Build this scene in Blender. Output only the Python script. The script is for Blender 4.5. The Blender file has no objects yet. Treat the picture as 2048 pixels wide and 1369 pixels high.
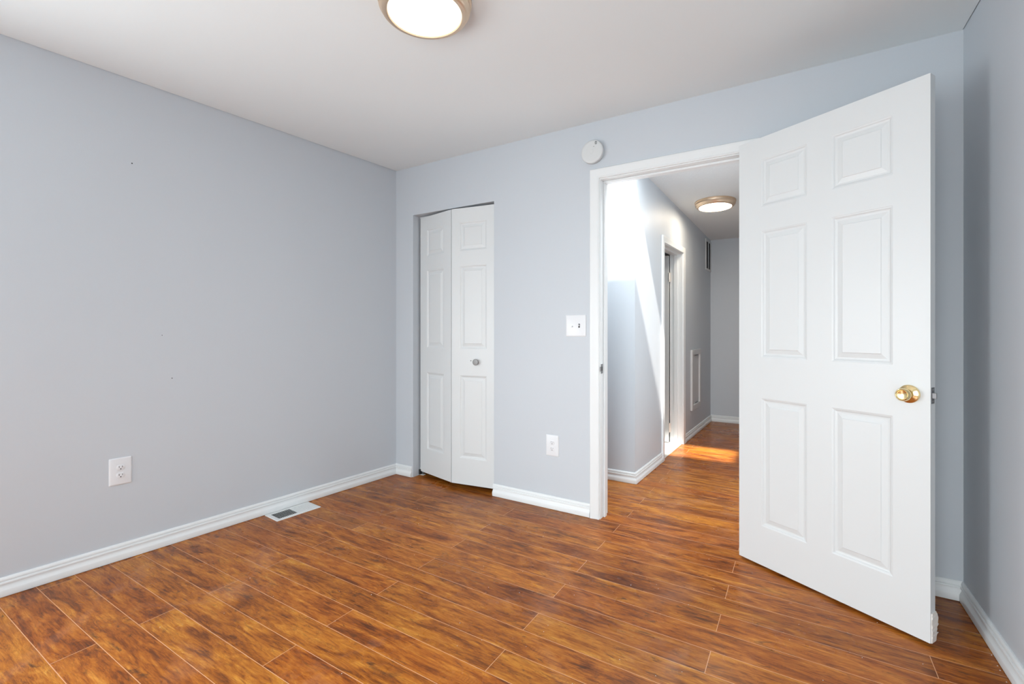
import bpy, bmesh, math, random
from mathutils import Vector, Matrix
PI = math.pi
S = bpy.context.scene
C = S.collection
random.seed(7)

# ------------------------------------------------------------------ camera
cam_d = bpy.data.cameras.new('camera')
cam = bpy.data.objects.new('camera', cam_d); C.objects.link(cam)
cam.location = (0, 0, 1.13)
cam.rotation_euler = (PI/2, 0, math.radians(31.70))
cam_d.sensor_width = 36; cam_d.lens = 36*930/2048
cam_d.shift_y = -0.01147
cam_d.clip_start = 0.02
S.camera = cam

# ------------------------------------------------------------------ world, sun, daylight, exposure
S.view_settings.view_transform = 'Standard'
S.view_settings.look = 'None'
S.view_settings.exposure = 0.0
S.view_settings.gamma = 1.0
w = bpy.data.worlds.new('sky'); S.world = w; w.use_nodes = True
PW = [6, 38, 10, 26, 66, 5]
WORLD, SUN, LAMP, LAMP2 = 1.9, 15.0, 1.12, 42.0
bg = w.node_tree.nodes['Background']
bg.inputs['Color'].default_value = (0.90, 0.955, 1.0, 1); bg.inputs['Strength'].default_value = WORLD

sd = bpy.data.lights.new('sun', 'SUN'); sd.energy = SUN; sd.angle = math.radians(2.2); sd.color = (1.0, 0.95, 0.87)
sun = bpy.data.objects.new('sun', sd); C.objects.link(sun)
sun.rotation_euler = Vector((-0.25, 1.0, -1.6)).to_track_quat('-Z', 'Y').to_euler()
sun.location = (0.3, 1.5, 5)

def area(name, loc, direction, sx, sy, power, color):
    d = bpy.data.lights.new(name, 'AREA'); d.shape = 'RECTANGLE'; d.size = sx; d.size_y = sy
    d.energy = power; d.color = color
    o = bpy.data.objects.new(name, d); C.objects.link(o); o.location = loc
    o.rotation_euler = Vector(direction).to_track_quat('-Z', 'Y').to_euler()
    return o
# daylight of the rear left window and skylight; other area lamps are added fill
DAY = (0.925, 0.985, 1.0)
area('daylight_left_window', (-2.16, -1.13, 1.02), (.05, 1, -.30), 1.25, 1.40, PW[0], DAY)
area('added_fill_right', (-0.2, -1.13, 1.02), (-.1, 1, -.30), .85, 1.40, PW[1], DAY)  # fill lamp in the added right window
area('added_downward_fill_right', (-0.2, -1.12, 1.02), (-.35, 1, -.28), .85, 1.40, PW[2], DAY).data.spread = math.radians(85)  # second fill lamp, added to lift the lower back wall
area('added_fill_side', (-3.0, -.50, 1.02), (1, .08, -.1), .80, 1.40, PW[4], DAY)  # fill for the right wall and door, in the added side window
area('skylight_daylight', (-.95, 3.08, 2.44), (0, 0, -1), 1.6, .44, PW[3], DAY)
area('added_fill_hall', (.10, 3.28, 1.05), (-1, .10, 0), .66, 1.7, PW[5], DAY)  # added hall fill, set in an invented doorway

# ------------------------------------------------------------------ materials
def mat(name, color=(.8, .8, .8), rough=.5, metal=0, **kw):
    m = bpy.data.materials.new(name); m.use_nodes = True
    b = m.node_tree.nodes['Principled BSDF']
    b.inputs['Base Color'].default_value = (*color, 1); b.inputs['Roughness'].default_value = rough
    b.inputs['Metallic'].default_value = metal
    for k, v in kw.items(): b.inputs[k.replace('_', ' ')].default_value = v
    return m
class NT:
    def __init__(s, m): s.t = m.node_tree; s.n = s.t.nodes; s.l = s.t.links; s.b = s.n['Principled BSDF']
    def new(s, t, **kw):
        n = s.n.new(t)
        for k, v in kw.items(): setattr(n, k, v)
        return n
    def link(s, a, b): s.l.new(a, b)
    def math(s, op, a, b=None, clamp=False):
        n = s.new('ShaderNodeMath', operation=op); n.use_clamp = clamp
        for i, v in enumerate((a, b)):
            if v is None: continue
            if isinstance(v, (int, float)): n.inputs[i].default_value = v
            else: s.link(v, n.inputs[i])
        return n.outputs[0]
    def mix(s, f, a, b, mode='MIX'):
        n = s.new('ShaderNodeMix', data_type='RGBA', blend_type=mode)
        for i, v in ((0, f), (6, a), (7, b)):
            if isinstance(v, (int, float)): n.inputs[i].default_value = v
            elif isinstance(v, tuple): n.inputs[i].default_value = (*v, 1)
            else: s.link(v, n.inputs[i])
        return n.outputs[2]
    def noise(s, vec, scale, detail=3, rough=.5, dist=0):
        n = s.new('ShaderNodeTexNoise'); s.link(vec, n.inputs['Vector'])
        n.inputs['Scale'].default_value = scale; n.inputs['Detail'].default_value = detail
        n.inputs['Roughness'].default_value = rough; n.inputs['Distortion'].default_value = dist
        return n.outputs['Fac']
    def ramp(s, f, stops, interp='LINEAR'):
        n = s.new('ShaderNodeValToRGB'); n.color_ramp.interpolation = interp
        e = n.color_ramp.elements
        while len(e) < len(stops): e.new(0.5)
        for x, (p, c) in zip(e, stops):
            x.position = p; x.color = (*c, 1) if isinstance(c, tuple) else (c, c, c, 1)
        s.link(f, n.inputs[0]); return n.outputs[0]
    def bump(s, h, strength, dist):
        n = s.new('ShaderNodeBump'); n.inputs['Strength'].default_value = strength; n.inputs['Distance'].default_value = dist
        s.link(h, n.inputs['Height']); s.link(n.outputs[0], s.b.inputs['Normal'])

def painted(name, color, rough, bscale, bstr, bdist, mottle=0.02):
    m = mat(name, color, rough); t = NT(m)
    co = t.new('ShaderNodeTexCoord').outputs['Object']
    n1 = t.noise(co, 1.3, 3)
    c = t.mix(n1, tuple(v*(1-mottle) for v in color), tuple(min(1, v*(1+mottle)) for v in color))
    t.link(c, t.b.inputs['Base Color'])
    t.bump(t.noise(co, bscale, 4), bstr, bdist)
    return m
M_wall = painted('blue_grey_wall_paint', (0.538, 0.576, 0.618), .52, 260, .25, .0008, .015)
M_ceil = painted('flat_white_ceiling_paint', (0.765, 0.81, 0.825), .9, 180, .2, .0008, .01)
M_ceil2 = painted('textured_ceiling_paint', (0.74, 0.775, 0.79), .95, 70, .8, .004, .02)
M_trim = painted('white_gloss_trim_paint', (0.74, 0.765, 0.775), .32, 60, .15, .0006, .01)
M_door = painted('white_satin_door_paint', (0.655, 0.680, 0.690), .38, 90, .12, .0005, .005)
M_plast = mat('white_plastic', (.72, .735, .76), .3)
M_plast2 = mat('alarm_plastic', (.62, .64, .645), .4)
M_dark = mat('dark_slot', (.015, .015, .015), .6)
M_grey = mat('dark_grey_slats', (.10, .10, .105), .7)  # flat dark grey of the hall grille slats
M_brass = mat('polished_brass', (.84, .67, .36), .16, 1)
M_nick = mat('glow_tinted_nickel', (.74, .58, .43), .36, .85)  # warm glow of the lamp on its nickel rim, put into the colour
M_steel = mat('dull_steel', (.24, .24, .25), .5, .8)
M_knobgrey = mat('satin_nickel_knob', (.30, .30, .30), .5, .5)
M_vent = mat('white_enamel_vent', (.74, .76, .76), .35)
M_access = mat('dull_white_access_panel', (.55, .56, .57), .5)
M_grille = mat('grille_paint', (.60, .61, .62), .45)
M_hinge = mat('painted_over_hinge', (.72, .68, .64), .4)
M_raw = painted('torn_door_skin', (.78, .76, .72), .8, 200, .8, .002, .1)
def emit(name, col, strength):
    m = mat(name, (.9, .9, .88), .4); b = m.node_tree.nodes['Principled BSDF']
    b.inputs['Emission Color'].default_value = (*col, 1); b.inputs['Emission Strength'].default_value = strength
    return m
M_diff = emit('lit_opal_diffuser', (1.0, .93, .80), LAMP)
M_diff2 = emit('lit_opal_diffuser_hall', (1.0, .86, .68), LAMP2)

def tile_mat():
    m = mat('pale_bathroom_tile', (.72, .70, .66), .3); t = NT(m)
    co = t.new('ShaderNodeTexCoord').outputs['Object']
    b = t.new('ShaderNodeTexBrick'); b.offset = 0; t.link(co, b.inputs['Vector'])
    b.inputs['Scale'].default_value = 1; b.inputs['Brick Width'].default_value = .3; b.inputs['Row Height'].default_value = .3
    b.inputs['Mortar Size'].default_value = .003
    b.inputs['Color1'].default_value = (.74, .72, .68, 1); b.inputs['Color2'].default_value = (.70, .68, .64, 1)
    b.inputs['Mortar'].default_value = (.5, .48, .45, 1)
    t.link(b.outputs['Color'], t.b.inputs['Base Color']); return m
M_tile = tile_mat()

PITCH = 0.1245; PLEN = 1.27
def wood_mat():
    m = mat('glossy_walnut_laminate', (.3, .1, .03), .3); t = NT(m)
    uv = t.new('ShaderNodeUVMap', uv_map='plank').outputs[0]         # metres along / across the plank
    rnd = t.new('ShaderNodeAttribute', attribute_name='plank_seed').outputs
    sep = t.new('ShaderNodeSeparateXYZ'); t.link(uv, sep.inputs[0])
    u, v = sep.outputs[0], sep.outputs[1]
    rs = t.new('ShaderNodeSeparateXYZ'); t.link(rnd['Vector'], rs.inputs[0])
    r1, r2, r3 = rs.outputs
    def vec(su, sv, off):
        c = t.new('ShaderNodeCombineXYZ')
        t.link(t.math('ADD', t.math('MULTIPLY', u, su), t.math('MULTIPLY', r1, 37.0)), c.inputs[0])
        t.link(t.math('ADD', t.math('MULTIPLY', v, sv), t.math('MULTIPLY', r2, 23.0)), c.inputs[1])
        t.link(t.math('ADD', t.math('MULTIPLY', r3, 11.0), off), c.inputs[2])
        return c.outputs[0]
    base = t.noise(vec(3.0, 13.0, 0), 1.0, 6, .62, 1.4)               # broad cloudy figure
    fine = t.noise(vec(9.0, 120.0, 3), 1.0, 6, .7, .6)                 # fine grain along the board
    mid = t.noise(vec(7.0, 46.0, 5), 1.0, 9, .76, 1.6)                # wavy streaks
    f = t.math('ADD', t.math('MULTIPLY', base, .42), t.math('ADD', t.math('MULTIPLY', mid, .38), t.math('MULTIPLY', fine, .20)))
    col = t.ramp(f, [(.37, (.080, .022, .006)), (.435, (.190, .052, .009)), (.49, (.335, .098, .012)), (.55, (.455, .160, .020)), (.63, (.620, .285, .050))])
    # each board a little redder or yellower, lighter or darker
    tone = t.ramp(r3, [(0, (.80, .74, .70)), (.35, (1.0, .90, .85)), (.7, (.98, 1.02, .95)), (1, (1.12, 1.12, 1.02))])
    col = t.mix(1.0, col, tone, 'MULTIPLY')
    # thin dark veins that wander along the board, and fine pores
    rn = t.noise(vec(3.2, 20.0, 31), 1.0, 7, .62, 2.6)
    vein = t.ramp(t.math('ABSOLUTE', t.math('SUBTRACT', rn, .5)), [(.0, 1.0), (.018, 0.0)])
    vm = t.ramp(t.noise(vec(2.0, 7.0, 41), 1.0, 3, .5, .5), [(.42, 0.0), (.62, 1.0)])
    col = t.mix(t.math('MULTIPLY', t.math('MULTIPLY', vein, vm), .62), col, (.085, .030, .012))
    po = t.ramp(t.noise(vec(16.0, 240.0, 51), 1.0, 3, .6, .2), [(.56, 0.0), (.70, 1.0)])
    col = t.mix(t.math('MULTIPLY', po, .34), col, (.095, .032, .012))
    # dark mineral clouds and knots
    kn = t.noise(vec(4.2, 13.0, 9), 1.0, 5, .7, 2.4)
    km = t.ramp(kn, [(.57, 0.0), (.66, 1.0)])
    kd = t.ramp(t.noise(vec(14.0, 60.0, 14), 1.0, 4, .6, 1.0), [(.35, .2), (.62, 1.0)])
    col = t.mix(t.math('MULTIPLY', t.math('MULTIPLY', km, kd), .80), col, (.060, .028, .014))
    # saw chatter: short ticks across the grain in patches
    wv = t.new('ShaderNodeTexWave', wave_type='BANDS', bands_direction='X'); t.link(vec(1.0, .35, 2), wv.inputs['Vector'])
    wv.inputs['Scale'].default_value = 28; wv.inputs['Distortion'].default_value = 3; wv.inputs['Detail'].default_value = 2
    ck = t.ramp(t.noise(vec(3.5, 16.0, 21), 1.0, 2, .5, .5), [(.66, 0.0), (.74, 1.0)])
    chat = t.math('MULTIPLY', ck, t.ramp(wv.outputs['Fac'], [(.5, 0.0), (.9, 1.0)]))
    col = t.mix(t.math('MULTIPLY', chat, .24), col, (.10, .035, .012))
    # bevelled seams round every board, their sheen painted in as pale colour
    du = t.math('MINIMUM', u, t.math('SUBTRACT', PLEN, u)); dv = t.math('MINIMUM', v, t.math('SUBTRACT', PITCH, v))
    dm = t.math('MINIMUM', du, dv)
    seam = t.math('LESS_THAN', dm, .00110)
    col = t.mix(t.math('MULTIPLY', seam, .88), col, (.68, .37, .20))
    # faint dusty smears left on the boards
    co = t.new('ShaderNodeTexCoord').outputs['Object']
    sm_ = t.ramp(t.noise(co, 1.9, 5, .62, .8), [(.56, 0.0), (.74, 1.0)])
    col = t.mix(t.math('MULTIPLY', sm_, .14), col, (.60, .42, .36))
    t.link(col, t.b.inputs['Base Color'])
    ro = t.ramp(t.noise(co, 2.6, 4, .6), [(.35, .22), (.7, .40)])
    t.link(ro, t.b.inputs['Roughness'])
    t.b.inputs['Specular IOR Level'].default_value = .22
    h = t.math('SUBTRACT', t.math('MULTIPLY', fine, .25), t.math('MULTIPLY', seam, .8))
    t.bump(h, .25, .0012)
    return m
M_wood = wood_mat()

# ------------------------------------------------------------------ mesh helpers
def obj(name, bm, m, parent=None, smooth=False, loc=None, rotz=None, bevel=0):
    me = bpy.data.meshes.new(name)
    bmesh.ops.recalc_face_normals(bm, faces=bm.faces[:])
    bm.to_mesh(me); bm.free()
    for mm in (m if isinstance(m, (list, tuple)) else [m]): me.materials.append(mm)
    if smooth:
        for p in me.polygons: p.use_smooth = True
        me.set_sharp_from_angle(angle=math.radians(38))
    o = bpy.data.objects.new(name, me); C.objects.link(o)
    if loc is not None: o.location = loc
    if rotz is not None: o.rotation_euler = (0, 0, rotz)
    if parent: o.parent = parent
    if bevel:
        b = o.modifiers.new('bevel', 'BEVEL'); b.width = bevel; b.segments = 2; b.limit_method = 'ANGLE'
    return o
def empty(name, loc, rot=(0, 0, 0)):
    o = bpy.data.objects.new(name, None); C.objects.link(o); o.empty_display_size = .05
    o.location = loc; o.rotation_euler = rot; return o
def tag(o, label, cat, group=None, kind=None):
    o['label'] = label; o['category'] = cat
    if group: o['group'] = group
    if kind: o['kind'] = kind
    return o
def box(bm, x0, x1, y0, y1, z0, z1):
    v = [bm.verts.new(p) for p in ((x0,y0,z0),(x1,y0,z0),(x1,y1,z0),(x0,y1,z0),(x0,y0,z1),(x1,y0,z1),(x1,y1,z1),(x0,y1,z1))]
    for f in ((0,3,2,1),(4,5,6,7),(0,1,5,4),(1,2,6,5),(2,3,7,6),(3,0,4,7)): bm.faces.new([v[i] for i in f])
def prism(bm, pts, z0, z1):
    n = len(pts)
    zz0 = z0 if callable(z0) else (lambda x, y: z0); zz1 = z1 if callable(z1) else (lambda x, y: z1)
    a = [bm.verts.new((x, y, zz0(x, y))) for x, y in pts]; b = [bm.verts.new((x, y, zz1(x, y))) for x, y in pts]
    bm.faces.new(a[::-1]); bm.faces.new(b)
    for i in range(n): bm.faces.new((a[i], a[(i+1) % n], b[(i+1) % n], b[i]))
def lathe(bm, prof, seg=64, mtx=None):
    """prof: (r, h) pairs, axis +z; mtx maps to place"""
    rings = []
    for r, h in prof:
        if r < 1e-6: rings.append([bm.verts.new((0, 0, h))])
        else: rings.append([bm.verts.new((r*math.cos(2*PI*i/seg), r*math.sin(2*PI*i/seg), h)) for i in range(seg)])
    for a, b in zip(rings, rings[1:]):
        for i in range(seg):
            j = (i+1) % seg
            if len(a) == 1 and len(b) == 1: continue
            if len(a) == 1: bm.faces.new((a[0], b[i], b[j]))
            elif len(b) == 1: bm.faces.new((a[i], a[j], b[0]))
            else: bm.faces.new((a[i], a[j], b[j], b[i]))
    if mtx is not None: bmesh.ops.transform(bm, matrix=mtx, verts=bm.verts[:])
FACE_NEG_Y = Matrix.Rotation(PI/2, 4, 'X')      # lathe axis +z  ->  -y (out of a wall front)
def rounded_rect(w, h, r, n=6):
    pts = []
    for cx, cz, a0 in ((w/2-r, h/2-r, 0), (-w/2+r, h/2-r, PI/2), (-w/2+r, -h/2+r, PI), (w/2-r, -h/2+r, 3*PI/2)):
        for i in range(n+1):
            a = a0+i*PI/2/n; pts.append((cx+r*math.cos(a), cz+r*math.sin(a)))
    return pts
def loft(bm, loops):
    """loops of (x,y,z) points, capped at the last"""
    L = [[bm.verts.new(p) for p in lp] for lp in loops]
    for a, b in zip(L, L[1:]):
        for i in range(len(a)): bm.faces.new((a[i], a[(i+1) % len(a)], b[(i+1) % len(b)], b[i]))
    bm.faces.new(L[-1]); bm.faces.new(L[0][::-1])

BASE = [(0, .0), (.012, .0), (.012, .003), (.0165, .003), (.0170, .006), (.0170, .026), (.0155, .031), (.0105, .038), (.0075, .045), (.0070, .051), (.0125, .0535), (.0130, .058), (.0115, .061), (.0070, .0625), (.0070, .066), (.0100, .0675), (.0100, .072), (.0070, .078), (.0045, .081), (0, .081)]
def offset_pt(P, n1, n2, v):
    if n2 is None: return (P[0]+n1[0]*v, P[1]+n1[1]*v)
    k = 1+n1[0]*n2[0]+n1[1]*n2[1]; return (P[0]+(n1[0]+n2[0])/k*v, P[1]+(n1[1]+n2[1])/k*v)
def baseboard(name, A, B, n, nprev=None, nnext=None):
    bm = bmesh.new()
    a = [bm.verts.new((*offset_pt(A, n, nprev, v), z)) for v, z in BASE]
    b = [bm.verts.new((*offset_pt(B, n, nnext, v), z)) for v, z in BASE]
    k = len(BASE)
    for i in range(k): bm.faces.new((a[i], a[(i+1) % k], b[(i+1) % k], b[i]))
    bm.faces.new(a[::-1]); bm.faces.new(b)
    o = obj(name, bm, M_trim, smooth=True); o['kind'] = 'structure'; return o
CASE = [(0, 0), (0, .010), (.004, .0125), (.010, .0115), (.014, .0105), (.040, .0150), (.050, .0165), (.055, .0160), (.058, .012), (.058, 0)]
def casing_bm(bm, x0, x1, zt, fmap):
    """mitred casing round three sides; fmap(s, z, v) -> world point, v out of the wall"""
    loops = []
    for uu, v in CASE:
        loops.append([bm.verts.new(fmap(*p, v)) for p in ((x0-uu, 0), (x0-uu, zt+uu), (x1+uu, zt+uu), (x1+uu, 0))])
    k = len(loops)
    for i in range(k):
        a, b = loops[i], loops[(i+1) % k]
        for j in range(3): bm.faces.new((a[j], a[j+1], b[j+1], b[j]))
    bm.faces.new([l[0] for l in loops]); bm.faces.new([l[3] for l in loops])

def panel_leaf(w, h, t, panels):
    """moulded panel door; x along width, z up, front at y=0 looking to -y, back at y=t"""
    bm = bmesh.new()
    xs = sorted({0, w} | {p[0] for p in panels} | {p[1] for p in panels})
    zs = sorted({0, h} | {p[2] for p in panels} | {p[3] for p in panels})
    prof = [(0, 0), (.003, .0015), (.006, .0020), (.010, .0060), (.014, .0075), (.019, .0078), (.038, .0028), (.0395, .0008), (.0405, .0006)]
    for side in (0, 1):
        yf = (lambda d: d) if side == 0 else (lambda d: t-d)
        for i in range(len(xs)-1):
            for j in range(len(zs)-1):
                x0, x1, z0, z1 = xs[i], xs[i+1], zs[j], zs[j+1]
                if any(p[0] <= x0 and x1 <= p[1] and p[2] <= z0 and z1 <= p[3] for p in panels): continue
                bm.faces.new([bm.verts.new(q) for q in ((x0, yf(0), z0), (x1, yf(0), z0), (x1, yf(0), z1), (x0, yf(0), z1))])
        for (x0, x1, z0, z1) in panels:
            loops = [[bm.verts.new(q) for q in ((x0+o, yf(d), z0+o), (x1-o, yf(d), z0+o), (x1-o, yf(d), z1-o), (x0+o, yf(d), z1-o))] for o, d in prof]
            for a, b in zip(loops, loops[1:]):
                for k in range(4): bm.faces.new((a[k], a[(k+1) % 4], b[(k+1) % 4], b[k]))
            bm.faces.new(loops[-1])
    for q in (((0,0,0),(0,t,0),(0,t,h),(0,0,h)), ((w,0,0),(w,t,0),(w,t,h),(w,0,h)), ((0,0,0),(w,0,0),(w,t,0),(0,t,0)), ((0,0,h),(w,0,h),(w,t,h),(0,t,h))):
        bm.faces.new([bm.verts.new(p) for p in q])
    bmesh.ops.remove_doubles(bm, verts=bm.verts[:], dist=1e-5)
    return bm

# ------------------------------------------------------------------ key places of the room (metres)
YB = 2.64; WT = .12                                  # front of back wall, wall thickness
LC = Vector((-2.705, YB)); LD = Vector((.082, .9966))     # left wall corner and direction
RC = Vector((.583, YB)); RD = Vector((-.018, .9998))
YR = -1.08; CZ = 2.385
def lw(s): return LC - LD*s                          # along left wall towards the rear
LR = lw((YB-YR)/LD.y); RR = RC - RD*((YB-YR)/RD.y)
HK = Vector((-1.028, 3.387)); HD = Vector((.0318, .9995))
HF = 6.216; HX = .06                                 # hall far wall, hall right wall
def hx(y): return HK.x + (y-HK.y)*HD.x/HD.y
HN = Vector((HD.y, -HD.x))                           # hall wall normal, into hall
def hcz(x, y): return 2.376-(y-2.76)*.0367

# ------------------------------------------------------------------ floor of staggered boards
def build_floor():
    bm = bmesh.new(); uvl = bm.loops.layers.uv.new('plank'); at = bm.faces.layers.float_vector.new('plank_seed')
    xmin, xmax = -3.2, .72
    k0 = int(math.floor((-1.25-.640)/PITCH)); k1 = int(math.ceil((6.4-.640)/PITCH))
    for k in range(k0, k1):
        y0 = .640+k*PITCH; y1 = y0+PITCH
        j0 = -.885 if k % 2 == 1 else -.265
        x = j0 - PLEN*4
        while x < xmax:
            a, b = max(x, xmin), min(x+PLEN, xmax)
            if b > a+.001:
                vs = [bm.verts.new(p) for p in ((a, y0, 0), (b, y0, 0), (b, y1, 0), (a, y1, 0))]
                f = bm.faces.new(vs)
                for l, (uu, vv) in zip(f.loops, ((a-x, 0), (b-x, 0), (b-x, PITCH), (a-x, PITCH))): l[uvl].uv = (uu, vv)
                f[at] = (random.random(), random.random(), random.random())
            x += PLEN
    ytop0 = .640+k0*PITCH; ytop1 = .640+k1*PITCH
    # board thickness below
    f0 = bmesh.new(); f0.free()
    vs = [bm.verts.new(p) for p in ((xmin, ytop0, -.02), (xmin, ytop1, -.02), (xmax, ytop1, -.02), (xmax, ytop0, -.02))]
    bm.faces.new(vs)
    me = bpy.data.meshes.new('floor'); bm.to_mesh(me); bm.free(); me.materials.append(M_wood)
    o = bpy.data.objects.new('floor', me); C.objects.link(o)
    tag(o, 'glossy reddish brown wood plank floor running through bedroom and hall', 'floor', kind='structure')
build_floor()

# ------------------------------------------------------------------ walls
def struct(name, bm, m, label=None, cat=None):
    o = obj(name, bm, m); o['kind'] = 'structure'
    if label: o['label'] = label; o['category'] = cat
    return o
bm = bmesh.new(); nl = Vector((-LD.y, LD.x))
NAIL = [(.981, 1.966, .0030), (1.150, .876, .0026), (1.106, 1.104, .0020)]
def lwy(y, v=0): q = lw((YB-y)/LD.y)+nl*v; return (q.x, q.y)
SW0, SW1 = -.90, -.10                                # unseen side window beside the camera, added to brighten the right wall
def lseg(y0, y1, z0, z1): prism(bm, [lwy(y1), lwy(y0), lwy(y0, WT), lwy(y1, WT)], z0, z1)
lseg(SW1, YB+.12, 0, 2.5); lseg(YR-.1, SW0, 0, 2.5); lseg(SW0, SW1, 0, .29); lseg(SW0, SW1, 1.75, 2.5)
wl = struct('wall_left', bm, M_wall, 'long plain blue-grey wall on the left with one outlet', 'wall')
for y_, z_, r_ in NAIL:
    bm = bmesh.new(); q_ = lwy(y_)
    lathe(bm, [(0, -.001), (r_, -.001), (r_, .0006), (0, .0006)], 12, Matrix.Translation((q_[0], q_[1], z_)) @ Matrix.Rotation(PI/2, 4, 'Y')); obj('nail_hole', bm, M_dark, wl)
bm = bmesh.new(); nr = Vector((RD.y, -RD.x))
prism(bm, [tuple(RC+RD*.12), tuple(RR-RD*.1), tuple(RR-RD*.1+nr*WT), tuple(RC+RD*.12+nr*WT)], 0, 2.5)
struct('wall_right', bm, M_wall, 'blue-grey wall at the right edge behind the open door', 'wall')
CL0, CL1, CLZ = -2.524, -1.775, 2.014                # closet opening
DO0, DO1, DOZ = -1.015, -.223, 2.037                 # bedroom doorway
bm = bmesh.new()
box(bm, -2.706, CL0, YB, YB+WT, 0, 2.5)
box(bm, CL0, CL1, YB, YB+WT, CLZ, 2.5)
box(bm, CL1, DO0-.015, YB, YB+WT, 0, 2.5)
box(bm, DO0-.015, DO1+.015, YB, YB+WT, DOZ+.015, 2.5)
box(bm, DO1+.015, .5835, YB, YB+WT, 0, 2.5)
struct('wall_back', bm, M_wall, 'blue-grey wall facing the viewer with closet opening and doorway', 'wall')
# rear wall: left window, and an unseen right one added for fill light
W = [(-2.81, -1.51), (-.65, .25)]; WZ0, WZ1 = .29, 1.75
bm = bmesh.new()
box(bm, -3.15, W[0][0], YR-WT, YR, 0, 2.5); box(bm, W[0][1], W[1][0], YR-WT, YR, 0, 2.5); box(bm, W[1][1], .78, YR-WT, YR, 0, 2.5)
for x0, x1 in W: box(bm, x0, x1, YR-WT, YR, 0, WZ0); box(bm, x0, x1, YR-WT, YR, WZ1, 2.5)
struct('wall_rear', bm, M_wall)
for i, (x0, x1) in enumerate(W):
    e = empty('window_%d' % (i+1), ((x0+x1)/2, YR, WZ0)); e['kind'] = 'structure'
    bm = bmesh.new(); hw = (x1-x0)/2; hh = WZ1-WZ0
    box(bm, -hw, -hw+.04, -.045, -.005, 0, hh); box(bm, hw-.04, hw, -.045, -.005, 0, hh)
    box(bm, -hw+.04, hw-.04, -.045, -.005, 0, .04); box(bm, -hw+.04, hw-.04, -.045, -.005, hh-.04, hh)
    box(bm, -hw+.04, hw-.04, -.040, -.01, hh/2-.02, hh/2+.02)
    obj('window_frame', bm, M_trim, e, bevel=.003)
    bm = bmesh.new(); box(bm, -hw-.04, hw+.04, .001, .03, -.03, -.002); obj('window_sill', bm, M_trim, e, bevel=.003)
bm = bmesh.new(); box(bm, -3.3, .9, -2.7, YR-WT-.001, 2.5, 2.58); struct('added_sun_blocker', bm, M_trim)  # unseen slab added to keep direct sun out of the rear windows
e = empty('window_3', (*lwy((SW0+SW1)/2), .29), (0, 0, math.atan2(LD.y, LD.x)+PI)); e['kind'] = 'structure'  # frame of the added side window
bm = bmesh.new(); hw = (SW1-SW0)/2; hh = 1.46
for x0, x1, z0, z1 in ((-hw, -hw+.04, 0, hh), (hw-.04, hw, 0, hh), (-hw+.04, hw-.04, 0, .04), (-hw+.04, hw-.04, hh-.04, hh), (-hw+.04, hw-.04, hh/2-.02, hh/2+.02)): box(bm, x0, x1, -.05, -.01, z0, z1)
obj('window_frame', bm, M_trim, e, bevel=.003)
# ceiling of the bedroom
bm = bmesh.new(); prism(bm, [(-2.70, YB), (.58, YB), (RR.x, YR), (LR.x, YR)], CZ, 2.5)
struct('ceiling', bm, M_ceil, 'flat white bedroom ceiling', 'ceiling')
# closet interior
bm = bmesh.new()
box(bm, -2.82, -1.50, 3.22, 3.30, 0, 2.5); box(bm, -2.82, -2.72, YB+WT, 3.22, 0, 2.5); box(bm, -1.60, -1.50, YB+WT, 3.22, 0, 2.5)
struct('wall_closet', bm, M_wall)
bm = bmesh.new(); box(bm, -2.72, -1.60, YB+WT, 3.22, 2.40, 2.5); struct('ceiling', bm, M_ceil)
# hall
bm = bmesh.new(); box(bm, -2.0, HK.x, HK.y, HK.y+.10, 0, 2.5)
struct('wall_hall_facing', bm, M_wall, 'bright sunlit strip of hall wall just inside the doorway, facing the viewer', 'wall')
bm = bmesh.new(); box(bm, -2.0, -1.9, 3.30, HK.y, 0, 2.5); struct('wall_hall_end', bm, M_wall)
BY0, BY1, BZ = 4.131, 4.808, 1.893                   # bathroom doorway in the hall left wall
def hp(y, v=0): return (hx(y)+HN.x*v, y+HN.y*v)
bm = bmesh.new()
def hseg(y0, y1, z0, z1): prism(bm, [hp(y0), hp(y1), hp(y1, -WT), hp(y0, -WT)], z0, z1)
prism(bm, [hp(HK.y+.0001), hp(BY0-.015), hp(BY0-.015, -WT), hp(HK.y+.1, -WT), (HK.x-.0, HK.y+.1)], 0, 2.5)
hseg(BY0-.015, BY1+.015, BZ+.015, 2.5); hseg(BY1+.015, HF, 0, 2.5)
struct('wall_hall_left', bm, M_wall, 'grey hall wall running away with bathroom doorway, grille and access panel', 'wall')
bm = bmesh.new(); box(bm, -1.1, HX+.1, HF, HF+.1, 0, 2.5)
struct('wall_hall_far', bm, M_wall, 'plain grey wall closing the far end of the hall', 'wall')
bm = bmesh.new(); box(bm, HX, HX+.1, YB+WT, 2.90, 0, 2.5); box(bm, HX, HX+.1, 3.66, HF, 0, 2.5); box(bm, HX, HX+.1, 2.90, 3.66, 2.03, 2.5); struct('wall_hall_right', bm, M_wall)  # doorway opening invented to let the hall fill lamp in
# hall ceiling with the skylight opening above the near end
SX0, SX1, SY0, SY1 = -1.90, -.12, 2.83, 3.32
bm = bmesh.new()
def cs(x0, x1, y0, y1): prism(bm, [(x0, y0), (x1, y0), (x1, y1), (x0, y1)], hcz, lambda x, y: hcz(x, y)+.05)
cs(SX1, HX, YB+WT, SY1); cs(-1.50, SX1, YB+WT, SY0); cs(-1.9, HX, SY1, HK.y)
prism(bm, [(-1.9, HK.y), (HX, HK.y), (HX, HF), (-1.9, HF)], hcz, lambda x, y: hcz(x, y)+.05)
struct('ceiling', bm, M_ceil2, 'textured white hall ceiling seen through the doorway', 'ceiling')
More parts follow.
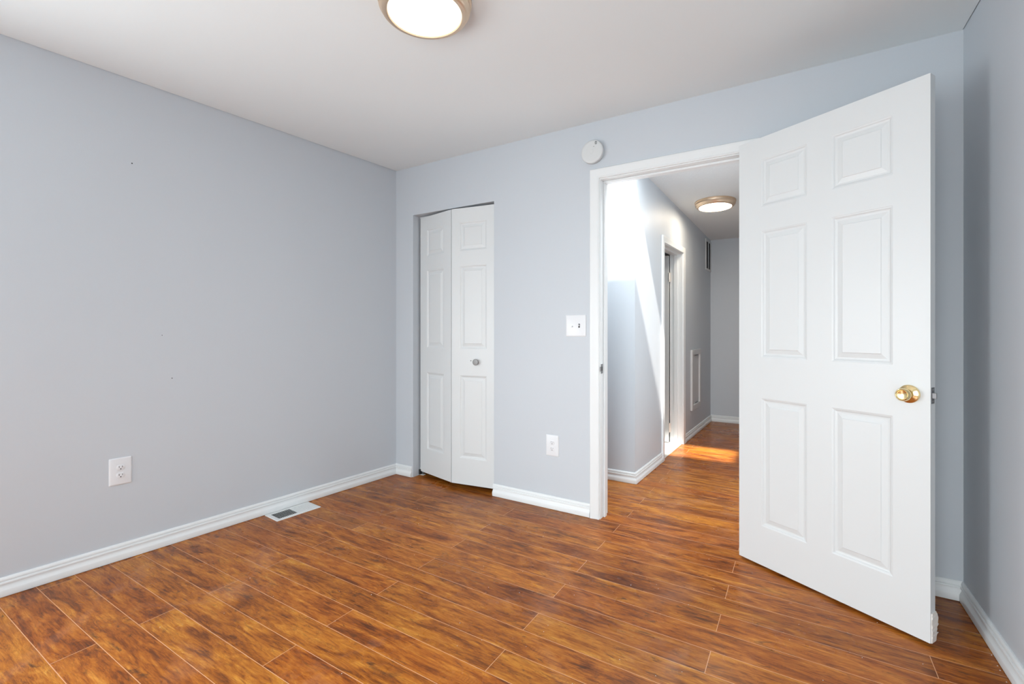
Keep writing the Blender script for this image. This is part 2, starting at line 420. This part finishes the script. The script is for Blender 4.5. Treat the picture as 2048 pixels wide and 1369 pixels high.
# bathroom beyond the side doorway
bm = bmesh.new()
box(bm, -2.6, -2.5, 3.487, 5.1, 0, 2.3); box(bm, -2.5, hx(3.49)-WT, 3.487, 3.55, 0, 2.3); box(bm, -2.5, hx(5.1)-WT, 5.02, 5.1, 0, 2.3)
struct('wall_bathroom', bm, M_wall)
bm = bmesh.new(); prism(bm, [(-2.5, 3.55), (hx(3.55)-WT, 3.55), (hx(5.02)-WT, 5.02), (-2.5, 5.02)], 2.22, 2.3); struct('ceiling', bm, M_ceil)
bm = bmesh.new(); prism(bm, [(-2.5, 3.55), (hx(3.55)-WT, 3.55), (hx(BY0)-WT, BY0), hp(BY0, -.004), hp(BY1, -.004), (hx(BY1)-WT, BY1), (hx(5.02)-WT, 5.02), (-2.5, 5.02)], 0.0005, .006)
o = obj('floor_bathroom', bm, M_tile); tag(o, 'pale bathroom tile at the hall side doorway threshold', 'floor', kind='structure')

# ------------------------------------------------------------------ baseboards
nL = (LD.y, -LD.x); nB = (0, -1); nR = (-RD.y, RD.x)
baseboard('baseboard_left', tuple(LR), tuple(LC), nL, None, nB)
baseboard('baseboard_back', tuple(LC), (-2.533, YB), nB, nL, None)
baseboard('baseboard_back', (-1.779, YB), (-1.0735, YB), nB)
baseboard('baseboard_back', (-.164, YB), tuple(RC), nB, None, nR)
baseboard('baseboard_right', tuple(RC), tuple(RR), nR, nB, None)
hN = (HN.x, HN.y)
baseboard('baseboard_hall_facing', (-1.9, HK.y), tuple(HK), nB, None, hN)
baseboard('baseboard_hall_left', tuple(HK), hp(BY0-.058), hN, nB, None)
baseboard('baseboard_hall_left', hp(BY1+.058), hp(HF), hN, None, nB)
baseboard('baseboard_hall_far', hp(HF), (HX, HF), nB, hN, (-1, 0))
baseboard('baseboard_hall_right', (HX, HF), (HX, 3.72), (-1, 0), nB, None)
tr3 = empty('trim_3', (0, 0, 0)); tr3['kind'] = 'structure'  # casing of the invented doorway in the hall right wall
bm = bmesh.new(); casing_bm(bm, 2.90, 3.66, 2.03, lambda s, z, v: (HX-v, s, z)); obj('casing', bm, M_trim, tr3, smooth=True)

# ------------------------------------------------------------------ bedroom doorway casing and jamb
tr = empty('trim_1', (0, 0, 0)); tag(tr, 'white casing and jamb round the open bedroom doorway', 'door frame', kind='structure')
bm = bmesh.new(); casing_bm(bm, DO0, DO1, DOZ, lambda s, z, v: (s, YB-v, z)); obj('casing', bm, M_trim, tr, smooth=True)
bm = bmesh.new(); casing_bm(bm, DO0, DO1, DOZ, lambda s, z, v: (s, YB+WT+v, z)); obj('casing', bm, M_trim, tr, smooth=True)
bm = bmesh.new()
box(bm, DO0-.015, DO0+.006, YB-.001, YB+WT+.001, 0, DOZ+.015); box(bm, DO1-.006, DO1+.015, YB-.001, YB+WT+.001, 0, DOZ+.015)
box(bm, DO0+.006, DO1-.006, YB-.001, YB+WT+.001, DOZ-.006, DOZ+.015)
obj('jamb', bm, M_trim, tr, bevel=.0015)
bm = bmesh.new()
box(bm, DO0+.006, DO0+.018, YB+.042, YB+.075, 0, DOZ-.018); box(bm, DO1-.018, DO1-.006, YB+.042, YB+.075, 0, DOZ-.018)
box(bm, DO0+.006, DO1-.006, YB+.042, YB+.075, DOZ-.018, DOZ-.006)
obj('door_stop', bm, M_trim, tr, bevel=.002)
bm = bmesh.new()
xj = DO0+.006
box(bm, xj, xj+.0012, YB+.004, YB+.036, .870, .927)
box(bm, xj-.001, xj+.0016, YB-.008, YB+.005, .884, .912)
sp = obj('strike_plate', bm, M_steel, tr, bevel=.0005); sp['label'] = 'dull steel strike plate in the left jamb'
bm = bmesh.new(); box(bm, xj+.0012, xj+.0018, YB+.013, YB+.026, .886, .912); obj('latch_hole', bm, M_dark, sp)

# ------------------------------------------------------------------ six-panel bedroom door, swung wide open
DP = Vector((-.254, 2.563)); DQ = Vector((.398, 2.193)); DW = (DQ-DP).length; dang = math.atan2(DQ.y-DP.y, DQ.x-DP.x)
d1 = empty('door_1', (DP.x, DP.y, .012), (0, 0, dang)); tag(d1, 'large white six-panel door standing wide open with a brass knob', 'door', kind='structure')
cols = ((.115, .325), (.425, .638)); rows = ((.187, .795), (.988, 1.590), (1.706, 1.932)); DH = 2.036
obj('door_panel', panel_leaf(DW, DH, .038, [(a, b, c, d) for a, b in cols for c, d in rows]), M_door, d1, bevel=.0012)
KZ = .884; KX = .688
for side in (0, 1):
    # lathe axis +z turned to the door's -y (front) or +y (back)
    M = Matrix.Translation((KX, 0 if side == 0 else .038, KZ)) @ Matrix.Rotation(PI/2 if side == 0 else -PI/2, 4, 'X')
    bm = bmesh.new()
    lathe(bm, [(.0, .001), (.0335, .001), (.0335, .003), (.0325, .0065), (.029, .0090), (.020, .0105), (.0165, .0125), (.0150, .020), (.0, .020)], 64, M)
    ros = obj('rosette', bm, M_brass, d1, smooth=True)
    bm = bmesh.new()
    lathe(bm, [(.0, .0195), (.0125, .0195), (.0115, .026), (.0125, .031), (.0180, .036), (.0225, .041), (.0238, .047), (.0232, .053), (.0205, .0575), (.0185, .0588), (.0168, .0580), (.0155, .0560), (.008, .0545), (0, .0542)], 64, M)
    kn = obj('doorknob', bm, M_brass, d1, smooth=True)
    kn['label'] = 'polished brass round doorknob'
    bm = bmesh.new()
    lathe(bm, [(0, .0542), (.0030, .0545), (.0030, .0552), (0, .0552)], 16, M); obj('privacy_button', bm, M_brass, kn, smooth=True)
bm = bmesh.new(); box(bm, DW-.001, DW+.0012, .0045, .0295, KZ-.029, KZ+.029)
lp = obj('latch_plate', bm, M_steel, d1, bevel=.0004); lp['label'] = 'dull steel latch faceplate in the door edge'
bm = bmesh.new()
pts = [(DW+.001, .008), (DW+.0135, .0095), (DW+.0135, .0135), (DW+.001, .0250)]
prism(bm, pts, KZ-.010, KZ+.010); obj('latch_bolt', bm, M_steel, lp, bevel=.001)
bm = bmesh.new()
for z in (-.021, .021): lathe(bm, [(0, 0), (.003, .0), (.0028, .0008), (0, .001)], 12); 
bmesh.ops.delete(bm, geom=bm.verts[:], context='VERTS')
for z in (-.021, .021):
    t_ = bmesh.new(); lathe(t_, [(0, .0012), (.0032, .0012), (.0030, .0020), (0, .0022)], 14, Matrix.Translation((DW, .017, KZ+z)) @ Matrix.Rotation(PI/2, 4, 'Y'))
    me_ = bpy.data.meshes.new('tmp'); t_.to_mesh(me_); t_.free(); bm.from_mesh(me_); bpy.data.meshes.remove(me_)
obj('screw', bm, M_knobgrey, lp, smooth=True)
# torn door skin at the foot of the latch edge
bm = bmesh.new()
prof = [(z*.48, y+.004) for z, y in [(.000, .034), (.012, .037), (.030, .0375), (.046, .042), (.052, .054), (.062, .038), (.080, .043), (.100, .041), (.112, .052), (.117, .054), (.118, .048), (.135, .0495), (.160, .0525), (.172, .0510), (.185, .0460), (.200, .0445), (.212, .0380), (.222, .034)]]
def ragged(x, dy): return [bm.verts.new((x, y+dy+random.uniform(-.0012, .0012), z)) for z, y in prof]
inner_a = [bm.verts.new((DW+.0002, .004, z)) for z, y in prof]; inner_b = [bm.verts.new((DW+.0034+random.uniform(-.0008, .0012), .0055, z)) for z, y in prof]
oa = ragged(DW-.003, 0); ob = ragged(DW+.0030, 0)
for i in range(len(prof)-1):
    bm.faces.new((inner_b[i], inner_b[i+1], ob[i+1], ob[i])); bm.faces.new((inner_a[i], inner_a[i+1], inner_b[i+1], inner_b[i]))
    bm.faces.new((ob[i], ob[i+1], oa[i+1], oa[i])); bm.faces.new((oa[i], oa[i+1], inner_a[i+1], inner_a[i]))
bm.faces.new((inner_a[0], inner_b[0], ob[0], oa[0])); bm.faces.new((inner_a[-1], inner_b[-1], ob[-1], oa[-1]))
tc = obj('torn_edge', bm, M_raw, d1); tc['label'] = 'ragged splintered strip at the bottom of the door edge'
for z in (.20, 1.0, 1.80):
    bm = bmesh.new(); lathe(bm, [(0, 0), (.006, 0), (.006, .089), (0, .089)], 16, Matrix.Translation((-.003, .045, z)))
    box(bm, -.002, -.0003, .006, .042, z, z+.089); obj('hinge', bm, M_brass, d1, smooth=True)

# ------------------------------------------------------------------ bifold closet door, slightly folded
d2 = empty('door_2', (-2.15, 2.66, .035)); tag(d2, 'narrow white bifold closet door with a small grey knob', 'closet door', kind='structure')
def leaf(A, B, name):
    A, B = Vector(A), Vector(B); Wd = (B-A).length; ang = math.atan2(B.y-A.y, B.x-A.x)
    mx = (Wd-.215)/2
    bm = panel_leaf(Wd, 1.965, .030, [(mx, Wd-mx, c, d) for c, d in ((.185, .775), (.962, 1.555), (1.660, 1.865))])
    o = obj(name, bm, M_door, d2, loc=(A.x+2.15, A.y-2.66, 0), rotz=ang, bevel=.001)
    return o, Wd
lfL, wL = leaf((-2.508, 2.705), (-2.131, 2.617), 'door_leaf')
lfR, wR = leaf((-2.124, 2.615), (-1.782, 2.665), 'door_leaf')
M = Matrix.Translation((.205, 0, .872)) @ Matrix.Rotation(PI/2, 4, 'X')
bm = bmesh.new(); lathe(bm, [(0, 0), (.010, 0), (.009, .012), (.0205, .020), (.0225, .026), (.0205, .030), (.012, .032), (0, .0325)], 32, M)
k2 = obj('closet_knob', bm, M_knobgrey, lfR, smooth=True); k2['label'] = 'small round satin grey knob'
bm = bmesh.new(); lathe(bm, [(0, 0), (.0035, 0), (.0035, .0006), (0, .0006)], 12, Matrix.Translation((.156, 0, .880)) @ Matrix.Rotation(PI/2, 4, 'X'))
obj('screw_hole', bm, M_dark, lfR)
bm = bmesh.new(); box(bm, -.368, -.335, .052, .075, -.034, -.029); box(bm, -.371, -.368, .052, .075, -.034, .022)
pb = obj('pivot_bracket', bm, M_vent, d2)
bm = bmesh.new(); box(bm, -.3675, -.352, .035, .055, -.026, .012); obj('pivot_pin', bm, M_dark, pb, bevel=.002)
bm = bmesh.new(); box(bm, -.372, .373, .055, .080, 1.968, 1.978)
obj('top_track', bm, M_grille, d2)

# ------------------------------------------------------------------ bathroom doorway in the hall
tr2 = empty('trim_2', (0, 0, 0)); tag(tr2, 'white casing and jamb round the side doorway in the hall', 'door frame', kind='structure')
def hmap(s, z, v): p = hp(s, v); return (p[0], p[1], z)
bm = bmesh.new(); casing_bm(bm, BY0, BY1, BZ, hmap); obj('casing', bm, M_trim, tr2, smooth=True)
bm = bmesh.new()
for y0, y1, z0, z1 in ((BY0-.015, BY0+.006, 0, BZ+.015), (BY1-.006, BY1+.015, 0, BZ+.015), (BY0+.006, BY1-.006, BZ-.006, BZ+.015)):
    prism(bm, [hp(y0, .001), hp(y1, .001), hp(y1, -WT-.001), hp(y0, -WT-.001)], z0, z1)
obj('jamb', bm, M_trim, tr2)
bm = bmesh.new()
for y0, y1, z0, z1 in ((BY0+.006, BY0+.018, 0, BZ-.006), (BY1-.018, BY1-.006, 0, BZ-.018), (BY0+.018, BY1-.006, BZ-.018, BZ-.006)):
    prism(bm, [hp(y0, -.045), hp(y1, -.045), hp(y1, -.080), hp(y0, -.080)], z0, z1)
obj('door_stop', bm, M_trim, tr2)
BA = Vector(hp(BY1-.011, -WT-.007))
d3 = empty('door_3', (BA.x, BA.y, .014), (0, 0, math.radians(180+2))); tag(d3, 'white door standing open inside the hall side doorway, only its edge showing', 'door', kind='structure')
bm = panel_leaf(.64, 1.86, .034, [(a, b, c, d) for a, b in ((.09, .27), (.37, .55)) for c, d in ((.18, .72), (.9, 1.45), (1.56, 1.77))])
obj('door_panel', bm, M_door, d3, bevel=.001)
for z in (.10, .155, 1.60):
    if z == .155: continue
    bm = bmesh.new(); lathe(bm, [(0, 0), (.0065, 0), (.0065, .09), (0, .09)], 16, Matrix.Translation((-.007, .036, z)))
    box(bm, -.0015, .0002, .004, .036, z, z+.09); box(bm, -.024, -.008, .030, .0325, z, z+.09)
    h_ = obj('hinge', bm, M_hinge, d3); h_['label'] = 'pinkish painted-over hinge'

# ------------------------------------------------------------------ outlets and switch
def plate_bm(w, h, d=.006):
    bm = bmesh.new()
    lo = [[(x, 0, z) for x, z in rounded_rect(w, h, .004)], [(x, -d*.45, z) for x, z in rounded_rect(w, h, .004)],
          [(x, -d*.85, z) for x, z in rounded_rect(w-.006, h-.006, .003)], [(x, -d, z) for x, z in rounded_rect(w-.012, h-.012, .002)]]
    loft(bm, lo); return bm
def outlet(loc, rz, label):
    e = empty('wall_outlet', loc, (0, 0, rz)); tag(e, label, 'outlet', 'duplex outlets low on the walls')
    obj('cover_plate', plate_bm(.089, .133), M_plast, e, smooth=True)
    for zc in (.0195, -.0195):
        bm = bmesh.new(); n = 40; pts = []
        for i in range(n):
            a = 2*PI*i/n; pts.append((.0172*math.cos(a), max(-.0135, min(.0135, .0172*math.sin(a)))))
        loft(bm, [[(x, -.0055, z+zc) for x, z in pts], [(x, -.0072, z+zc) for x, z in pts], [(x*.95, -.0076, z*.95+zc) for x, z in pts]])
        r = obj('receptacle', bm, M_plast, e, smooth=True)
        bm = bmesh.new()
        box(bm, -.0075, -.0053, -.0079, -.0070, zc-.0012, zc+.0080); box(bm, .0053, .0072, -.0079, -.0070, zc, zc+.0072)
        lathe_b = bmesh.new(); lathe(lathe_b, [(0, .0070), (.0026, .0070), (.0026, .0079), (0, .0079)], 14, Matrix.Translation((0, 0, zc-.0072)) @ FACE_NEG_Y)
        me_ = bpy.data.meshes.new('t'); lathe_b.to_mesh(me_); lathe_b.free(); bm.from_mesh(me_); bpy.data.meshes.remove(me_)
        obj('slots', bm, M_dark, r)
    bm = bmesh.new(); lathe(bm, [(0, .0055), (.0028, .0055), (.0026, .0068), (0, .0070)], 14, FACE_NEG_Y); obj('screw', bm, M_vent, e, smooth=True)
so = (2.64-.935)/LD.y; p = lw(so); outlet((p.x+.0004, p.y, .436), math.atan2(LD.y, LD.x), 'white duplex outlet low on the long left wall above the baseboard')
outlet((-1.3285, YB-.0003, .400), 0, 'white duplex outlet low between the closet and the open doorway')

sw = empty('light_switch', (-1.1675, YB-.0003, 1.158)); tag(sw, 'white two-gang light switch plate left of the doorway casing', 'light switch')
obj('cover_plate', plate_bm(.133, .133), M_plast, sw, smooth=True)
for xx, up, dark in ((-.023, -1, 0), (.023, 1, 1)):
    bm = bmesh.new(); box(bm, xx-.005, xx+.005, -.0064, -.0058, -.012, .012)
    obj('switch_slot', bm, M_dark if dark else M_plast, sw)
    bm = bmesh.new()
    prism(bm, [(xx-.0038, -.0062), (xx+.0038, -.0062), (xx+.0034, -.0175), (xx-.0034, -.0175)], -.006, .002)
    bmesh.ops.rotate(bm, verts=bm.verts[:], cent=(xx, -.004, 0), matrix=Matrix.Rotation(.45*(-up), 3, 'X'))
    obj('toggle', bm, M_plast, sw, bevel=.001)
    for zz in (.030, -.030):
        bm = bmesh.new(); lathe(bm, [(0, .0055), (.0026, .0055), (.0024, .0066), (0, .0068)], 12, Matrix.Translation((xx, 0, zz)) @ FACE_NEG_Y); obj('screw', bm, M_plast, sw, smooth=True)

# ------------------------------------------------------------------ smoke alarm
sm = empty('smoke_alarm', (-1.052, YB-.0003, 2.196)); tag(sm, 'round white smoke alarm on the wall above the doorway casing corner', 'smoke alarm')
bm = bmesh.new(); lathe(bm, [(0, 0), (.066, 0), (.067, .008), (.065, .011), (0, .011)], 64, FACE_NEG_Y); obj('mounting_base', bm, M_plast2, sm, smooth=True)
bm = bmesh.new(); lathe(bm, [(.060, .0108), (.063, .0125), (.0695, .014), (.0700, .020), (.0690, .029), (.0665, .0325), (.060, .0345), (.052, .0352), (0, .0362)], 72, FACE_NEG_Y); obj('cover', bm, M_plast2, sm, smooth=True)
bm = bmesh.new(); lathe(bm, [(0, .0361), (.0125, .0360), (.0130, .0368), (.0122, .0376), (0, .0380)], 40, FACE_NEG_Y); obj('test_button', bm, M_plast2, sm, smooth=True)
bm = bmesh.new(); lathe(bm, [(0, .0358), (.0018, .0358), (.0018, .0370), (0, .0372)], 12, Matrix.Translation((.014, 0, .026)) @ FACE_NEG_Y); obj('indicator_light', bm, M_dark, sm)
bm = bmesh.new()
for q, (rr, a0, a1) in enumerate(((.0080, .2, 2.9), (.0045, -.4, 2.4), (.0045, 2.8, 5.6), (.0080, 3.4, 6.0))):
    n = 12; A = []
    for i in range(n+1):
        a = a0+(a1-a0)*i/n
        A.append([(.027+r_*math.cos(a)*.8, -.0364+.0002, .046+r_*math.sin(a)) for r_ in (rr-.0009, rr+.0009)])
    for i in range(n):
        vs = [bm.verts.new(p) for p in (A[i][0], A[i][1], A[i+1][1], A[i+1][0])]; bm.faces.new(vs)
r = bmesh.ops.extrude_face_region(bm, geom=bm.faces[:]); bmesh.ops.translate(bm, vec=(0, .0012, 0), verts=[v for v in r['geom'] if isinstance(v, bmesh.types.BMVert)])
obj('sounder_slots', bm, M_dark, sm)

# ------------------------------------------------------------------ flush ceiling lights
def ceiling_light(loc, label, dm, tilt=0, radius=1.0):
    e = empty('ceiling_light', loc, (tilt, 0, 0)); tag(e, label, 'ceiling light', 'flush round ceiling lights')
    k = radius
    bm = bmesh.new()
    lathe(bm, [(.150*k, 0), (.1765*k, 0), (.1775*k, -.003), (.1765*k, -.008), (.170*k, -.011), (.1685*k, -.020), (.1715*k, -.0225), (.1715*k, -.029), (.168*k, -.032), (.163*k, -.043), (.157*k, -.049), (.146*k, -.0535), (.1405*k, -.0530), (.1395*k, -.048), (.139*k, -.020), (.150*k, 0)], 96)
    obj('metal_rim', bm, M_nick, e, smooth=True)
    bm = bmesh.new()
    pr_ = [(.1393*k, -.047)]+[(.1393*k*math.cos(a), -.047-.014*math.sin(a)) for a in [PI/2*i/10 for i in range(1, 10)]]+[(0, -.061)]
    lathe(bm, pr_, 96); obj('diffuser', bm, dm, e, smooth=True)
ceiling_light((-1.212, 1.332, CZ-.0005), 'lit round flush ceiling light with a nickel rim on the bedroom ceiling', M_diff)
ly = 4.60; lx = -.655
ceiling_light((lx, ly, hcz(0, ly)-.001), 'lit round flush ceiling light on the hall ceiling beyond the doorway', M_diff2, tilt=-math.atan(.0367), radius=.99)

# ------------------------------------------------------------------ floor register
fv = empty('floor_vent', (-2.683, 1.751, 0), (0, 0, math.atan2(LD.y, LD.x)-PI/2)); tag(fv, 'white metal floor register beside the left wall baseboard', 'floor vent')
vw, vl = .150, .280
bm = bmesh.new()
def ring(bm, w1, l1, z1, w2, l2, z2):
    o1 = [bm.verts.new(p) for p in ((-w1/2, -l1/2, z1), (w1/2, -l1/2, z1), (w1/2, l1/2, z1), (-w1/2, l1/2, z1))]
    o2 = [bm.verts.new(p) for p in ((-w2/2, -l2/2, z2), (w2/2, -l2/2, z2), (w2/2, l2/2, z2), (-w2/2, l2/2, z2))]
    for i in range(4): bm.faces.new((o1[i], o1[(i+1) % 4], o2[(i+1) % 4], o2[i]))
ring(bm, vw, vl, .0005, vw-.004, vl-.004, .004); ring(bm, vw-.004, vl-.004, .004, vw-.046, vl-.046, .0046); ring(bm, vw-.046, vl-.046, .0046, vw-.048, vl-.048, .001); ring(bm, vw-.048, vl-.048, .001, vw, vl, .0005)
obj('frame', bm, M_vent, fv)
bm = bmesh.new(); box(bm, -.052, .052, -.117, .117, .0003, .0008); obj('damper', bm, M_dark, fv)
bm = bmesh.new(); ns = 22
for i in range(ns):
    y = -.112+.224*i/(ns-1)
    lean = .0024 if i < ns/2 else -.0009
    vs = [(-.051, y-.0012+lean, .0010), (.051, y-.0012+lean, .0010), (.051, y+.0012-lean, .0044), (-.051, y+.0012-lean, .0044)]
    top = [bm.verts.new(p) for p in vs]; bot = [bm.verts.new((a, b+.0012, c)) for a, b, c in vs]
    bm.faces.new(top); bm.faces.new(bot[::-1])
    for q in range(4): bm.faces.new((top[q], bot[q], bot[(q+1) % 4], top[(q+1) % 4]))
obj('louvers', bm, M_vent, fv)

# ------------------------------------------------------------------ hall return-air grille and access panel
def on_hall(name, y, z, label, cat):
    p = hp(y, .0005); e = empty(name, (p[0], p[1], z), (0, 0, math.atan2(HD.y, HD.x))); return tag(e, label, cat)   # local x along wall, -y into hall
gr = on_hall('air_grille', 6.050, 2.035, 'tall narrow return air grille high on the hall wall by the far corner', 'vent')
bm = bmesh.new(); gw, gh = .30, .37
box(bm, -gw/2, -gw/2+.024, -.010, 0, -gh/2, gh/2); box(bm, gw/2-.024, gw/2, -.010, 0, -gh/2, gh/2)
box(bm, -gw/2+.024, gw/2-.024, -.010, 0, -gh/2, -gh/2+.022); box(bm, -gw/2+.024, gw/2-.024, -.010, 0, gh/2-.022, gh/2); box(bm, -.006, .006, -.010, -.001, -gh/2+.022, gh/2-.022)
obj('frame', bm, M_grille, gr, bevel=.002)
bm = bmesh.new(); box(bm, -gw/2+.022, gw/2-.022, -.0015, -.0002, -gh/2+.02, gh/2-.02); obj('duct_backing', bm, M_dark, gr)
bm = bmesh.new()
for i in range(24):
    z = -gh/2+.028+i*(gh-.056)/23
    vs = [(-gw/2+.024, -.0025, z+.004), (gw/2-.024, -.0025, z+.004), (gw/2-.024, -.0095, z-.004), (-gw/2+.024, -.0095, z-.004)]
    f = bm.faces.new([bm.verts.new(p) for p in vs]); bm.faces.new([bm.verts.new((a, b, c-.0012)) for a, b, c in vs][::-1])
obj('slats', bm, M_grey, gr)

ap = on_hall('access_panel', 5.345, .603, 'dull white framed access panel low on the hall wall', 'access panel')
aw, ah = .43, .64
bm = bmesh.new()
fr = .055
box(bm, -aw/2, -aw/2+fr, -.022, 0, -ah/2, ah/2); box(bm, aw/2-fr, aw/2, -.022, 0, -ah/2, ah/2)
box(bm, -aw/2+fr, aw/2-fr, -.022, 0, -ah/2, -ah/2+fr); box(bm, -aw/2+fr, aw/2-fr, -.022, 0, ah/2-fr, ah/2)
obj('frame', bm, M_access, ap, bevel=.004)
bm = bmesh.new(); box(bm, -aw/2+fr, aw/2-fr, -.006, -.0005, -ah/2+fr, ah/2-fr); obj('panel', bm, M_access, ap)
for z in (ah/2-fr-.012, -ah/2+fr+.004):
    bm = bmesh.new(); box(bm, -.02, .09, -.016, -.006, z, z+.009); obj('latch', bm, M_steel, ap, bevel=.002)

# ------------------------------------------------------------------ dust and paint chips left on the boards
bm = bmesh.new(); rr = random.Random(3)
def chip(x, y, s):
    n = 5; a0 = rr.random()*6
    pts = [(x+s*(.6+.5*rr.random())*math.cos(a0+2*PI*i/n), y+s*(.6+.5*rr.random())*math.sin(a0+2*PI*i/n)) for i in range(n)]
    prism(bm, pts, .0002, .0010)
for i in range(90):
    x = rr.uniform(-2.3, .45); y = rr.uniform(.75, 2.55)
    if Vector((x, y)).length < .6: continue
    chip(x, y, rr.choice((.0010, .0013, .0013, .0018)))
for i in range(14): chip(rr.uniform(-.95, -.3), rr.uniform(2.85, 3.9), .0018)
for i in range(10):
    t_ = rr.random(); chip(.556-.018*t_*-1, 1.6+t_*.9, .0022)
o = obj('paint_chips', bm, M_vent); tag(o, 'tiny white paint chips scattered on the wood floor', 'debris', kind='stuff')
